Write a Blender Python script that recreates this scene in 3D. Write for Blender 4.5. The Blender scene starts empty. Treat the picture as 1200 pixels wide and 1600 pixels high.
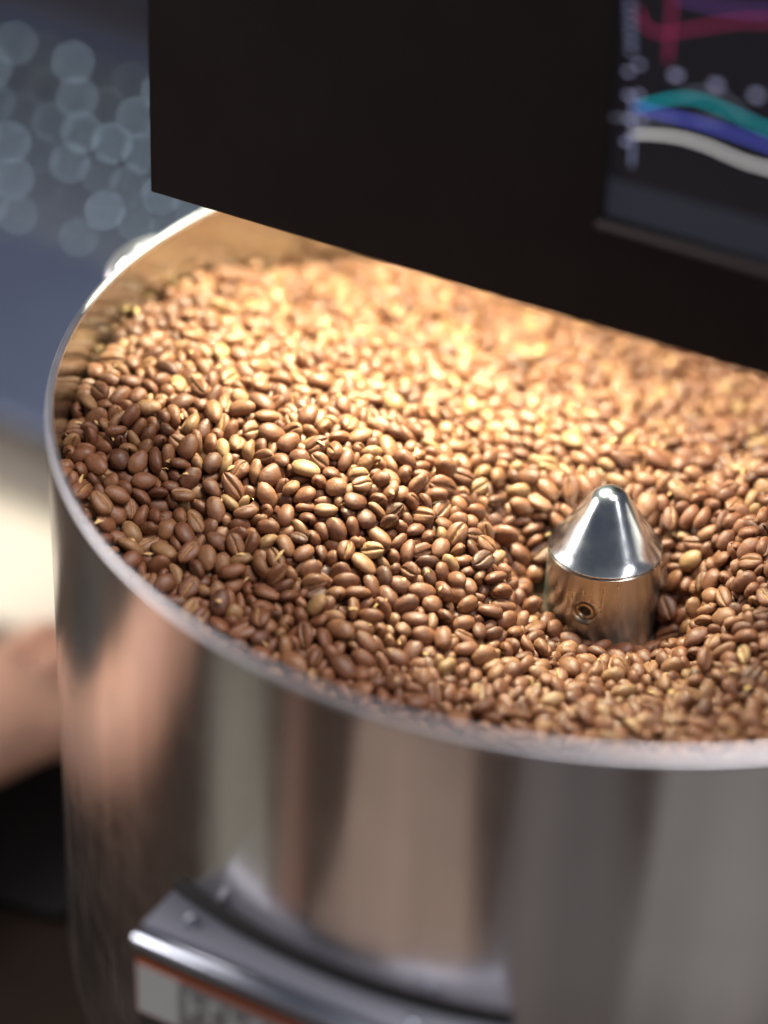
import bpy, bmesh, math, random
import numpy as np
from mathutils import Vector, Matrix

random.seed(7)
rng = np.random.default_rng(11)
scene = bpy.context.scene
COL = scene.collection

# ------------------------------------------------------------------ camera
PIX_F = 4500.0                                   # focal length in pixels of the 1200 x 1600 photograph
CAM = np.array([0.0, -0.90626, 0.55938])
FWD = np.array([-0.07746735, 0.82169197, -0.56464247])
RGT = np.array([0.99329458, 0.1123581, 0.02723113])
UPV = np.array([-0.08581776, 0.55874678, 0.82488626])
cam_data = bpy.data.cameras.new('camera')
cam = bpy.data.objects.new('camera', cam_data)
COL.objects.link(cam)
cam.matrix_world = Matrix(((RGT[0], UPV[0], -FWD[0], CAM[0]), (RGT[1], UPV[1], -FWD[1], CAM[1]),
                           (RGT[2], UPV[2], -FWD[2], CAM[2]), (0, 0, 0, 1)))
cam_data.sensor_width = 36.0
cam_data.sensor_fit = 'AUTO'
cam_data.lens = PIX_F / 1600 * 36
cam_data.clip_start = 0.02
cam_data.clip_end = 60
cam_data.dof.use_dof = True
cam_data.dof.focus_distance = 1.083
cam_data.dof.aperture_fstop = cam_data.lens / 52.0
cam_data.dof.aperture_blades = 0
scene.camera = cam

# ------------------------------------------------------------------ world, lamps, exposure
world = bpy.data.worlds.new('World')
scene.world = world
world.use_nodes = True
wbg = world.node_tree.nodes['Background']
wbg.inputs['Color'].default_value = (0.62, 0.70, 0.88, 1)
wbg.inputs['Strength'].default_value = 0.11


def area(name, loc, target, size, power, color, size_y=None, shape='RECTANGLE', spread=180):
    ld = bpy.data.lights.new(name, 'AREA')
    ld.shape = shape
    ld.size = size
    if shape in ('RECTANGLE', 'ELLIPSE'):
        ld.size_y = size_y or size
    ld.energy = power
    ld.color = color
    ld.spread = math.radians(spread)
    o = bpy.data.objects.new(name, ld)
    COL.objects.link(o)
    o.location = loc
    o.rotation_euler = (Vector(target) - Vector(loc)).to_track_quat('-Z', 'Y').to_euler()
    return o


area('ceiling_softbox', (0.40, -0.07, 1.50), (0.0, -0.05, -0.08), 0.36, 38, (1.0, 0.95, 0.91), 0.65)
area('side_softbox', (1.05, -0.68, 1.05), (0.0, 0.0, -0.08), 0.30, 11, (1.0, 0.96, 0.93), 0.75)
area('left_fill', (-1.35, 0.05, 0.42), (-0.3, 0.12, -0.22), 0.7, 14, (1.0, 0.94, 0.88), 0.55)  # fill lamp added on the left to brighten the arm and notebook

scene.view_settings.view_transform = 'Standard'
scene.view_settings.look = 'None'
scene.view_settings.gamma = 1
scene.view_settings.exposure = 0.0
scene.view_settings.use_curve_mapping = False
scene.cycles.use_denoising = True
scene.cycles.max_bounces = 10
scene.cycles.sample_clamp_indirect = 6

# machine frame: the panel and the plate stand parallel, turned 23 degrees
A23 = math.radians(23)
MU = np.array([math.cos(A23), -math.sin(A23), 0.0])     # along the panel, to the right
MN = np.array([-math.sin(A23), -math.cos(A23), 0.0])    # out of the panel's face
MZ = np.array([0, 0, 1.0])


def M(u, n, z):
    return tuple(MU * u + MN * n + MZ * z)


def pix_ray(x, y):
    return FWD + RGT * ((x - 600) / PIX_F) - UPV * ((y - 800) / PIX_F)


def pix_on_panel(x, y, n0):
    d = pix_ray(x, y)
    p = CAM + d * ((n0 - CAM @ MN) / (d @ MN))
    return float(p @ MU), float(p[2])


# ------------------------------------------------------------------ helpers
def node_mat(name):
    m = bpy.data.materials.new(name)
    m.use_nodes = True
    nt = m.node_tree
    return m, nt, nt.nodes['Principled BSDF']


def N(nt, kind, **kw):
    n = nt.nodes.new(kind)
    for k, v in kw.items():
        if k in n.inputs:
            n.inputs[k].default_value = v
        else:
            setattr(n, k, v)
    return n


def simple_mat(name, color, rough=0.5, metal=0.0, spec=0.5, noise=0.0, nscale=60, bump=0.0, bscale=400):
    m, nt, b = node_mat(name)
    b.inputs['Base Color'].default_value = (*color, 1)
    b.inputs['Roughness'].default_value = rough
    b.inputs['Metallic'].default_value = metal
    b.inputs['Specular IOR Level'].default_value = spec
    tc = N(nt, 'ShaderNodeTexCoord')
    if noise > 0:
        nz = N(nt, 'ShaderNodeTexNoise', Scale=nscale, Detail=6.0, Roughness=0.6)
        nt.links.new(tc.outputs['Object'], nz.inputs['Vector'])
        mx = N(nt, 'ShaderNodeMix', data_type='RGBA')
        mx.inputs[6].default_value = (*[c * (1 - noise) for c in color], 1)
        mx.inputs[7].default_value = (*[min(1, c * (1 + noise)) for c in color], 1)
        nt.links.new(nz.outputs['Fac'], mx.inputs[0])
        nt.links.new(mx.outputs[2], b.inputs['Base Color'])
        mr = N(nt, 'ShaderNodeMapRange')
        mr.inputs['To Min'].default_value = max(0.02, rough - 0.08)
        mr.inputs['To Max'].default_value = min(1, rough + 0.08)
        nt.links.new(nz.outputs['Fac'], mr.inputs['Value'])
        nt.links.new(mr.outputs['Result'], b.inputs['Roughness'])
    if bump > 0:
        bz = N(nt, 'ShaderNodeTexNoise', Scale=bscale, Detail=4.0)
        nt.links.new(tc.outputs['Object'], bz.inputs['Vector'])
        bp = N(nt, 'ShaderNodeBump', Strength=bump, Distance=0.0006)
        nt.links.new(bz.outputs['Fac'], bp.inputs['Height'])
        nt.links.new(bp.outputs['Normal'], b.inputs['Normal'])
    return m


def emit_mat(name, color, strength, base=(0.01, 0.01, 0.012)):
    m, nt, b = node_mat(name)
    b.inputs['Base Color'].default_value = (*base, 1)
    b.inputs['Roughness'].default_value = 0.3
    b.inputs['Emission Color'].default_value = (*color, 1)
    b.inputs['Emission Strength'].default_value = strength
    return m


def obj(name, verts, faces, mat, parent=None, smooth=False):
    me = bpy.data.meshes.new(name)
    me.from_pydata([tuple(v) for v in verts], [], faces)
    me.update()
    return mesh_obj(name, me, mat, parent, smooth)


def mesh_obj(name, me, mat, parent=None, smooth=False):
    if mat is not None:
        me.materials.append(mat)
    if smooth:
        me.polygons.foreach_set('use_smooth', [True] * len(me.polygons))
    o = bpy.data.objects.new(name, me)
    COL.objects.link(o)
    if parent is not None:
        o.parent = parent
        o.matrix_parent_inverse = parent.matrix_world.inverted()
    return o


def bm_obj(name, bm, mat, parent=None, smooth=False):
    me = bpy.data.meshes.new(name)
    bmesh.ops.recalc_face_normals(bm, faces=bm.faces)
    bm.to_mesh(me)
    bm.free()
    return mesh_obj(name, me, mat, parent, smooth)


def tag(o, label=None, cat=None, group=None, kind=None):
    if label:
        o['label'] = label
    if cat:
        o['category'] = cat
    if group:
        o['group'] = group
    if kind:
        o['kind'] = kind
    return o


def empty(name, loc):
    o = bpy.data.objects.new(name, None)
    o.empty_display_size = 0.02
    COL.objects.link(o)
    o.location = loc
    o.matrix_world = Matrix.Translation(loc)
    return o


def frame_box(name, ax, org, lo, hi, mat, parent=None, bevel=0.0, seg=2):
    """A box given by its extents along three axes."""
    bm = bmesh.new()
    vs = []
    for k in range(8):
        c = [(lo, hi)[(k >> i) & 1][i] for i in range(3)]
        p = np.array(org, float) + ax[0] * c[0] + ax[1] * c[1] + ax[2] * c[2]
        vs.append(bm.verts.new(p))
    for f in ((0, 1, 3, 2), (4, 6, 7, 5), (0, 4, 5, 1), (2, 3, 7, 6), (0, 2, 6, 4), (1, 5, 7, 3)):
        bm.faces.new([vs[i] for i in f])
    bmesh.ops.recalc_face_normals(bm, faces=bm.faces)
    if bevel:
        bmesh.ops.bevel(bm, geom=list(bm.edges), offset=bevel, segments=seg, profile=0.5, affect='EDGES')
    return bm_obj(name, bm, mat, parent)


def lathe(name, prof, mat, parent=None, seg=128, center=(0, 0, 0), axis=None, smooth=True, closed=False):
    """Revolve (radius, height) pairs round an axis."""
    if axis is None:
        ex, ey, ez = np.array([1., 0, 0]), np.array([0, 1., 0]), np.array([0, 0, 1.])
    else:
        ez = np.array(axis, float) / np.linalg.norm(axis)
        ex = np.cross(ez, [0, 0, 1.]) if abs(ez[2]) < 0.9 else np.array([1., 0, 0])
        ex /= np.linalg.norm(ex)
        ey = np.cross(ez, ex)
    bm = bmesh.new()
    rings = []
    for r, h in prof:
        if r < 1e-7:
            rings.append([bm.verts.new(np.array(center) + ez * h)])
        else:
            rings.append([bm.verts.new(np.array(center) + ez * h + (ex * math.cos(t) + ey * math.sin(t)) * r)
                          for t in (2 * math.pi * k / seg for k in range(seg))])
    pairs = list(zip(rings, rings[1:]))
    if closed:
        pairs.append((rings[-1], rings[0]))
    for a, b in pairs:
        for k in range(seg):
            k2 = (k + 1) % seg
            if len(a) == 1 and len(b) > 1:
                bm.faces.new((a[0], b[k], b[k2]))
            elif len(b) == 1 and len(a) > 1:
                bm.faces.new((a[k], b[0], a[k2]))
            elif len(a) > 1:
                bm.faces.new((a[k], b[k], b[k2], a[k2]))
    o = bm_obj(name, bm, mat, parent, smooth)
    if smooth:
        o.data.set_sharp_from_angle(angle=math.radians(28))
    return o


def arc(cx, cz, r, a0, a1, n):
    return [(cx + r * math.cos(math.radians(a0 + (a1 - a0) * k / n)),
             cz + r * math.sin(math.radians(a0 + (a1 - a0) * k / n))) for k in range(n + 1)]


# ------------------------------------------------------------------ materials
def steel(name, color, rough, streak, scratch=0.0, along='z', smudge=0.06, aniso=0.0):
    m, nt, b = node_mat(name)
    b.inputs['Metallic'].default_value = 1.0
    b.inputs['Base Color'].default_value = (*color, 1)
    tc = N(nt, 'ShaderNodeTexCoord')
    mp = N(nt, 'ShaderNodeMapping')
    mp.inputs['Scale'].default_value = (1, 1, 0.03) if along == 'z' else (0.05, 0.05, 1)
    nt.links.new(tc.outputs['Object'], mp.inputs['Vector'])
    fine = N(nt, 'ShaderNodeTexNoise', Scale=900.0, Detail=3.0)
    nt.links.new(mp.outputs['Vector'], fine.inputs['Vector'])
    cloud = N(nt, 'ShaderNodeTexNoise', Scale=45.0, Detail=5.0, Roughness=0.65)
    nt.links.new(tc.outputs['Object'], cloud.inputs['Vector'])
    add = N(nt, 'ShaderNodeMath', operation='MULTIPLY_ADD')
    add.inputs[1].default_value = streak
    nt.links.new(fine.outputs['Fac'], add.inputs[0])
    mr = N(nt, 'ShaderNodeMapRange')
    mr.inputs['From Min'].default_value = 0.35
    mr.inputs['From Max'].default_value = 0.75
    mr.inputs['To Min'].default_value = rough
    mr.inputs['To Max'].default_value = rough + smudge
    nt.links.new(cloud.outputs['Fac'], mr.inputs['Value'])
    nt.links.new(mr.outputs['Result'], add.inputs[2])
    nt.links.new(add.outputs[0], b.inputs['Roughness'])
    if scratch:
        bp = N(nt, 'ShaderNodeBump', Strength=scratch, Distance=0.00005)
        nt.links.new(fine.outputs['Fac'], bp.inputs['Height'])
        nt.links.new(bp.outputs['Normal'], b.inputs['Normal'])
    if aniso:
        b.inputs['Anisotropic'].default_value = aniso
        tg = N(nt, 'ShaderNodeTangent', direction_type='RADIAL', axis='Z')
        nt.links.new(tg.outputs['Tangent'], b.inputs['Tangent'])
        b.inputs['Anisotropic Rotation'].default_value = 0.25
    return m


MAT_WALL = steel('brushed_steel', (0.60, 0.57, 0.56), 0.14, 0.07, 0.10, aniso=0.7)
wt = MAT_WALL.node_tree                              # the sheet is not perfectly round: broad upright undulations; reflection streaks put into the colour
w_tc = N(wt, 'ShaderNodeTexCoord'); w_mp = N(wt, 'ShaderNodeMapping')
w_mp.inputs['Scale'].default_value = (1, 1, 0.045)
wt.links.new(w_tc.outputs['Object'], w_mp.inputs['Vector'])
w_n = N(wt, 'ShaderNodeTexNoise', Scale=34.0, Detail=3.0, Roughness=0.55)
wt.links.new(w_mp.outputs['Vector'], w_n.inputs['Vector'])
w_b = N(wt, 'ShaderNodeBump', Strength=0.55, Distance=0.0012)
wt.links.new(w_n.outputs['Fac'], w_b.inputs['Height'])
w_old = [n for n in wt.nodes if n.type == 'BUMP' and n != w_b][0]
wt.links.new(w_b.outputs['Normal'], w_old.inputs['Normal'])
w_r = N(wt, 'ShaderNodeValToRGB')
w_r.color_ramp.elements[0].position, w_r.color_ramp.elements[0].color = 0.32, (0.47, 0.45, 0.45, 1)
w_r.color_ramp.elements[1].position, w_r.color_ramp.elements[1].color = 0.68, (0.66, 0.62, 0.61, 1)
wt.links.new(w_n.outputs['Fac'], w_r.inputs['Fac'])
wt.links.new(w_r.outputs['Color'], wt.nodes['Principled BSDF'].inputs['Base Color'])
MAT_INNER = steel('inner_steel', (0.50, 0.50, 0.44), 0.14, 0.10, 0.15)
MAT_RIM = steel('rim_steel', (0.74, 0.73, 0.79), 0.34, 0.08)
MAT_HUB = steel('polished_steel', (0.66, 0.70, 0.76), 0.13, 0.05, 0.06, smudge=0.16)
MAT_COLLAR = steel('collar_steel', (0.50, 0.46, 0.40), 0.22, 0.08, 0.10, smudge=0.08, aniso=0.75)
MAT_SETSCREW = steel('dull_steel', (0.50, 0.42, 0.33), 0.32, 0.05)
MAT_PLATE = simple_mat('satin_plate', (0.23, 0.235, 0.29), 0.9, 0.0, 0.03, noise=0.08, nscale=40)
MAT_CHROME = steel('chrome', (0.44, 0.47, 0.57), 0.26, 0.03)
MAT_BLACK = simple_mat('black_paint', (0.0105, 0.0078, 0.0080), 0.5, 0, 0.22, noise=0.15, nscale=30, bump=0.05, bscale=900)
MAT_DARK = simple_mat('dark_metal', (0.02, 0.02, 0.022), 0.5, 0.3, 0.4)

# coffee bean
MAT_BEAN, nt, b = node_mat('roasted_bean')
oi = N(nt, 'ShaderNodeObjectInfo')
at = N(nt, 'ShaderNodeAttribute', attribute_name='bean_tone')
ad = N(nt, 'ShaderNodeMath', operation='ADD')
nt.links.new(oi.outputs['Color'], ad.inputs[0])
nt.links.new(at.outputs['Fac'], ad.inputs[1])
fr = N(nt, 'ShaderNodeMath', operation='FRACT')
nt.links.new(ad.outputs[0], fr.inputs[0])
ramp = N(nt, 'ShaderNodeValToRGB')
cr = ramp.color_ramp
cr.elements[0].position, cr.elements[0].color = 0.0, (0.082, 0.028, 0.013, 1)
cr.elements[1].position, cr.elements[1].color = 1.0, (0.250, 0.135, 0.056, 1)
for pos, c in ((0.12, (0.118, 0.041, 0.018)), (0.45, (0.158, 0.056, 0.024)), (0.75, (0.182, 0.072, 0.031)), (0.93, (0.208, 0.095, 0.042))):
    e = cr.elements.new(pos)
    e.color = (*c, 1)
nt.links.new(fr.outputs[0], ramp.inputs['Fac'])
tc = N(nt, 'ShaderNodeTexCoord')
mott = N(nt, 'ShaderNodeTexNoise', Scale=420.0, Detail=5.0, Roughness=0.62)
nt.links.new(tc.outputs['Object'], mott.inputs['Vector'])
mrm = N(nt, 'ShaderNodeMapRange')
mrm.inputs['From Min'].default_value = 0.3
mrm.inputs['From Max'].default_value = 0.7
mrm.inputs['To Min'].default_value = 0.72
mrm.inputs['To Max'].default_value = 1.22
nt.links.new(mott.outputs['Fac'], mrm.inputs['Value'])
mul = N(nt, 'ShaderNodeVectorMath', operation='SCALE')
nt.links.new(ramp.outputs['Color'], mul.inputs[0])
nt.links.new(mrm.outputs['Result'], mul.inputs['Scale'])
ca = N(nt, 'ShaderNodeAttribute', attribute_name='crease')
flake = N(nt, 'ShaderNodeTexNoise', Scale=700.0, Detail=2.0)
nt.links.new(tc.outputs['Object'], flake.inputs['Vector'])
fl = N(nt, 'ShaderNodeMapRange')
fl.inputs['From Min'].default_value = 0.34
fl.inputs['From Max'].default_value = 0.56
nt.links.new(flake.outputs['Fac'], fl.inputs['Value'])
cm = N(nt, 'ShaderNodeMath', operation='MULTIPLY')
nt.links.new(ca.outputs['Fac'], cm.inputs[0])
nt.links.new(fl.outputs['Result'], cm.inputs[1])
mixc = N(nt, 'ShaderNodeMix', data_type='RGBA')
sv7 = N(nt, 'ShaderNodeMath', operation='MULTIPLY'); sv7.inputs[1].default_value = 7.31
nt.links.new(ad.outputs[0], sv7.inputs[0])
fr7 = N(nt, 'ShaderNodeMath', operation='FRACT'); nt.links.new(sv7.outputs[0], fr7.inputs[0])
mr7 = N(nt, 'ShaderNodeMapRange'); mr7.inputs['To Min'].default_value = 0.25; mr7.inputs['To Max'].default_value = 1.0
nt.links.new(fr7.outputs[0], mr7.inputs['Value'])
cm2 = N(nt, 'ShaderNodeMath', operation='MULTIPLY')
nt.links.new(cm.outputs[0], cm2.inputs[0]); nt.links.new(mr7.outputs['Result'], cm2.inputs[1])
nt.links.new(cm2.outputs[0], mixc.inputs[0])
nt.links.new(mul.outputs[0], mixc.inputs[6])
mixc.inputs[7].default_value = (0.44, 0.27, 0.11, 1)
nt.links.new(mixc.outputs[2], b.inputs['Base Color'])
wr = N(nt, 'ShaderNodeTexNoise', Scale=950.0, Detail=4.0, Roughness=0.55, Distortion=0.6)
nt.links.new(tc.outputs['Object'], wr.inputs['Vector'])
wr2 = N(nt, 'ShaderNodeTexNoise', Scale=2600.0, Detail=3.0, Roughness=0.6)
nt.links.new(tc.outputs['Object'], wr2.inputs['Vector'])
wsum = N(nt, 'ShaderNodeMath', operation='MULTIPLY_ADD'); wsum.inputs[1].default_value = 0.30
nt.links.new(wr2.outputs['Fac'], wsum.inputs[0]); nt.links.new(wr.outputs['Fac'], wsum.inputs[2])
bp = N(nt, 'ShaderNodeBump', Strength=0.6, Distance=0.00035)
nt.links.new(wsum.outputs[0], bp.inputs['Height'])
rgh = N(nt, 'ShaderNodeMapRange'); rgh.inputs['From Min'].default_value = 0.3; rgh.inputs['From Max'].default_value = 0.7
rgh.inputs['To Min'].default_value = 0.40; rgh.inputs['To Max'].default_value = 0.60
nt.links.new(mott.outputs['Fac'], rgh.inputs['Value']); nt.links.new(rgh.outputs['Result'], b.inputs['Roughness'])
nt.links.new(bp.outputs['Normal'], b.inputs['Normal'])
b.inputs['Specular IOR Level'].default_value = 0.5

# ------------------------------------------------------------------ the table
MAT_TABLE = simple_mat('dark_wood', (0.042, 0.028, 0.021), 0.75, 0, 0.15, noise=0.4, nscale=14)
TZ = -0.30
bm = bmesh.new()
bmesh.ops.create_grid(bm, x_segments=2, y_segments=2, size=1.6)
bmesh.ops.translate(bm, verts=bm.verts, vec=(0, 0.3, TZ))
table = bm_obj('table_top', bm, MAT_TABLE)
tag(table, 'dark brown table top under the steel drum', 'table', kind='structure')

# ------------------------------------------------------------------ steel drum
RO, RI = 0.21, 0.2078
drum = empty('cooling_drum', (0, 0, TZ))
tag(drum, 'brushed stainless steel cooling drum heaped with roasted coffee beans', 'drum')
wall_prof = [(RO, -0.0035), (RO, -0.02), (RO, -0.12), (RO, -0.235)] + arc(RO - 0.045, -0.25, 0.045, 0, -90, 12)[0:] + \
            [(0.03, -0.295), (0.0, -0.295)]
lathe('outer_wall', wall_prof, MAT_WALL, drum, 256)
lathe('inner_wall', [(RI, -0.0035), (RI, -0.05), (RI, -0.128)], MAT_INNER, drum, 256)
lathe('floor_plate', [(RI - 0.0005, -0.128), (0.02, -0.130), (0.0, -0.130)], MAT_INNER, drum, 128)
lathe('rim', arc((RO + RI) / 2, -0.0035, (RO - RI) / 2 + 0.0004, 0, 360, 20)[:-1], MAT_RIM, drum, 256, closed=True)
lathe('foot_ring', [(0.17, -0.2952), (0.172, -0.2998), (0.10, -0.2998)], MAT_DARK, drum, 96)
# polished lug on the outside of the rim, far left
lug_dir = np.array([-0.194, 0.080, 0]); lug_dir /= np.linalg.norm(lug_dir)
lug_tan = np.array([-lug_dir[1], lug_dir[0], 0])
bm = bmesh.new()
bmesh.ops.create_uvsphere(bm, u_segments=32, v_segments=20, radius=1)
for v in bm.verts:
    p = np.array(v.co)
    v.co = lug_dir * max(0.2101, 0.2095 + 0.0105 * p[0]) + lug_tan * (0.021 * p[1]) + MZ * (-0.009 + 0.008 * p[2])
bm_obj('lug', bm, MAT_RIM, drum, True)

# plate box on the wall, in the machine frame: flat face at n, back edge follows the drum
PZ, PN, PW = -0.1215, 0.2275, 0.0665
name_box = empty('name_plate_bracket', M(0, PN, PZ - 0.05))
tag(name_box, 'satin steel bracket with a pale name plate on the front of the drum', 'bracket')
bm = bmesh.new()
us = np.linspace(-PW, PW, 25)
top_b = [bm.verts.new(M(u, math.sqrt((RO + 0.0006) ** 2 - u * u), PZ)) for u in us]
top_f = [bm.verts.new(M(u, PN - 0.006, PZ)) for u in us]
bot_b = [bm.verts.new(M(u, math.sqrt((RO + 0.0006) ** 2 - u * u), PZ - 0.003)) for u in us]
bot_f = [bm.verts.new(M(u, PN - 0.006, PZ - 0.003)) for u in us]
for k in range(24):
    bm.faces.new((top_b[k], top_f[k], top_f[k + 1], top_b[k + 1]))
    bm.faces.new((bot_b[k], bot_b[k + 1], bot_f[k + 1], bot_f[k]))
    bm.faces.new((top_f[k], bot_f[k], bot_f[k + 1], top_f[k + 1]))
    bm.faces.new((top_b[k], top_b[k + 1], bot_b[k + 1], bot_b[k]))
bm.faces.new((top_b[0], bot_b[0], bot_f[0], top_f[0]))
bm.faces.new((top_b[-1], top_f[-1], bot_f[-1], bot_b[-1]))
bm_obj('top_shelf', bm, MAT_PLATE, name_box)
AX = (MU, MN, MZ)
MAT_DARK_STRIP = simple_mat('dark_strip_surface', (0.012, 0.011, 0.012), 0.7)  # dark strip added to darken the shelf's mirror image in the wall
bm = bmesh.new()
gq = [[bm.verts.new(M(u, math.sqrt((RO + r) ** 2 - u * u), z)) for u in us] for r, z in
      ((0.0004, PZ + 0.0005), (0.0022, PZ + 0.0005), (0.0022, PZ + 0.0040), (0.0004, PZ + 0.0050))]
for a, c in zip(gq, gq[1:] + gq[:1]):
    for k in range(24):
        bm.faces.new((a[k], a[k + 1], c[k + 1], c[k]))
bm.faces.new([r[0] for r in gq]); bm.faces.new([r[-1] for r in gq])
bm_obj('gasket', bm, MAT_DARK_STRIP, name_box)
# rounded chrome bar along the front edge
bm = bmesh.new()
seg = 20
rings = []
for u in (-PW, -PW + 0.0006, PW - 0.0006, PW):
    rr = 0.0034 if abs(u) < PW - 1e-6 else 0.0029
    rings.append([bm.verts.new(M(u, PN - 0.0018 + rr * math.cos(t), PZ - 0.0034 + rr * math.sin(t)))
                  for t in (2 * math.pi * k / seg for k in range(seg))])
for a, c in zip(rings, rings[1:]):
    for k in range(seg):
        bm.faces.new((a[k], a[(k + 1) % seg], c[(k + 1) % seg], c[k]))
bm.faces.new(rings[0]); bm.faces.new(rings[-1])
bm_obj('front_bar', bm, MAT_CHROME, name_box, True)
MAT_BOXFACE = simple_mat('bracket_face', (0.03, 0.03, 0.036), 0.4, 0.2)
frame_box('front_panel', AX, (0, 0, 0), (-PW + 0.001, PN - 0.006, PZ - 0.060), (PW - 0.001, PN - 0.0006, PZ - 0.0072), MAT_BOXFACE, name_box)
for s in (-1, 1):
    bm = bmesh.new()
    e = s * (PW - 0.002)
    nb = math.sqrt((RO + 0.0006) ** 2 - e * e)
    q = [bm.verts.new(M(e + dx * s, nn, zz)) for dx in (0, 0.002) for nn, zz in
         ((nb, PZ - 0.0032), (PN - 0.0065, PZ - 0.0032), (PN - 0.0065, PZ - 0.060), (nb, PZ - 0.060))]
    bm.faces.new(q[:4]); bm.faces.new(q[4:])
    for k in range(4):
        bm.faces.new((q[k], q[(k + 1) % 4], q[4 + (k + 1) % 4], q[4 + k]))
    bm_obj('side_cheek', bm, MAT_PLATE, name_box)
MAT_ORANGE = simple_mat('orange_line', (0.55, 0.13, 0.04), 0.4)
MAT_LABEL = simple_mat('pale_label', (0.66, 0.70, 0.73), 0.4, 0, 0.5, noise=0.05)
MAT_LABEL2 = simple_mat('grey_label', (0.26, 0.26, 0.28), 0.4, 0, 0.5, noise=0.08)
MAT_INK = simple_mat('label_ink', (0.10, 0.09, 0.10), 0.5)
lab = frame_box('name_plate', AX, (0, 0, 0), (-PW + 0.0014, PN - 0.0005, PZ - 0.0352), (PW - 0.004, PN + 0.0004, PZ - 0.0105), MAT_ORANGE, name_box)
frame_box('pale_field', AX, (0, 0, 0), (-PW + 0.0020, PN + 0.0005, PZ - 0.0342), (-PW + 0.0190, PN + 0.0009, PZ - 0.0125), MAT_LABEL, lab)
frame_box('grey_field', AX, (0, 0, 0), (-PW + 0.0192, PN + 0.0005, PZ - 0.0342), (PW - 0.0045, PN + 0.0008, PZ - 0.0125), MAT_LABEL2, lab)
gx = -PW + 0.0225
for k in range(7):                                  # blurred, unreadable strokes of the print
    frame_box('print_stroke', AX, (0, 0, 0), (gx, PN + 0.0009, PZ - 0.027), (gx + 0.0018, PN + 0.0011, PZ - 0.0155), MAT_LABEL, lab)
    frame_box('print_stroke', AX, (0, 0, 0), (gx + 0.0019, PN + 0.0009, PZ - (0.018 if k % 2 else 0.0225)),
              (gx + 0.0055, PN + 0.0011, PZ - (0.0155 if k % 2 else 0.0205)), MAT_LABEL, lab)
    gx += 0.0085
for u, n in ((-0.0525, 0.2125), (0.0370, 0.2165)):
    sc = lathe('screw', [(0.0, 0.0022), (0.0012, 0.0021), (0.0024, 0.0014), (0.0030, 0.0)], MAT_CHROME, name_box, 32, M(u, n, PZ))

# ------------------------------------------------------------------ hub in the middle of the drum
HR = 0.0220
hub = empty('agitator_hub', (0, 0, -0.13))
tag(hub, 'polished steel hub with a rounded cone top rising from the beans', 'hub')
# cone with a rounded tip: find the flank tangent to the tip's ball
tr, ztip, zbase = 0.0088, -0.0436, -0.0695
b_lo, b_hi = 0.3, 1.3
for _ in range(60):
    bt = 0.5 * (b_lo + b_hi)
    rise = (ztip - tr * (1 - math.cos(bt)) - zbase) / (HR - tr * math.sin(bt))
    if rise > math.tan(bt):
        b_lo = bt
    else:
        b_hi = bt
tip = [(tr * math.sin(bt * k / 9), ztip - tr * (1 - math.cos(bt * k / 9))) for k in range(10)]
cone_end = (HR - 0.0005, -0.0695)
prof = tip + [(tip[-1][0] + (cone_end[0] - tip[-1][0]) * k / 6, tip[-1][1] + (cone_end[1] - tip[-1][1]) * k / 6) for k in range(1, 7)]
prof += [(HR - 0.0001, -0.0698), (HR - 0.0001, -0.0701), (0.004, -0.0702)]
lathe('cone_cap', prof, MAT_HUB, hub, 160)
collar = lathe('collar', [(0.0, -0.0706), (HR - 0.0007, -0.0706), (HR, -0.0712), (HR, -0.085), (HR, -0.129), (0.0, -0.129)], MAT_COLLAR, hub, 160)
sdir = np.array([-0.0061, -0.0213, 0]); sdir /= np.linalg.norm(sdir)
scen = sdir * HR + MZ * (-0.0872)
cut = lathe('cutter', [(0, -0.008), (0.0054, -0.008), (0.0054, 0.006), (0, 0.006)], None, None, 48, scen, sdir, smooth=False)
mod = collar.modifiers.new('hole', 'BOOLEAN')
mod.object = cut
mod.solver = 'EXACT'
bpy.context.view_layer.update()
dg = bpy.context.evaluated_depsgraph_get()
nm = bpy.data.meshes.new_from_object(collar.evaluated_get(dg))
collar.modifiers.clear()
collar.data = nm
nm.polygons.foreach_set('use_smooth', [True] * len(nm.polygons))
nm.set_sharp_from_angle(angle=math.radians(25))
bpy.data.objects.remove(cut)
lathe('set_screw', [(0.00536, -0.006), (0.00536, -0.0006), (0.0050, -0.0003), (0.0044, -0.0007), (0.0038, -0.0018), (0.0036, -0.0018),
                    (0.0034, -0.0010), (0.0026, -0.0009), (0.0022, -0.0014), (0.0020, -0.0058), (0.0, -0.0058)], MAT_SETSCREW, hub, 48, scen, sdir)

# ------------------------------------------------------------------ control panel above the drum
PF = 0.0305
panel = empty('control_panel', M(0, -0.27, TZ))
tag(panel, 'black control panel with a lit graph screen standing over the drum', 'control panel')
U0, U1, Z0, Z1 = -0.1849, 0.1849, 0.0430, 0.300
S0, S1, SZ0, SZ1 = 0.0000, 0.165, 0.0850, 0.205
bm = bmesh.new()
def ringv(n, a, b, c, d):
    return [bm.verts.new(M(u, n, z)) for u, z in ((a, c), (b, c), (b, d), (a, d))]
e = 0.0006
r0 = ringv(PF - 0.004, U0, U1, Z0, Z1)
r1 = ringv(PF - e, U0, U1, Z0, Z1)
r2 = ringv(PF, U0 + e, U1 - e, Z0 + e, Z1 - e)
r3 = ringv(PF, S0, S1, SZ0, SZ1)
r4 = ringv(PF - 0.0035, S0 + 0.0004, S1 - 0.0004, SZ0 + 0.0004, SZ1 - 0.0004)
for a, c in ((r0, r1), (r1, r2), (r2, r3), (r3, r4), (r4, r0)):
    for k in range(4):
        bm.faces.new((a[k], a[(k + 1) % 4], c[(k + 1) % 4], c[k]))
bm_obj('front_plate', bm, MAT_BLACK, panel)
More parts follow.
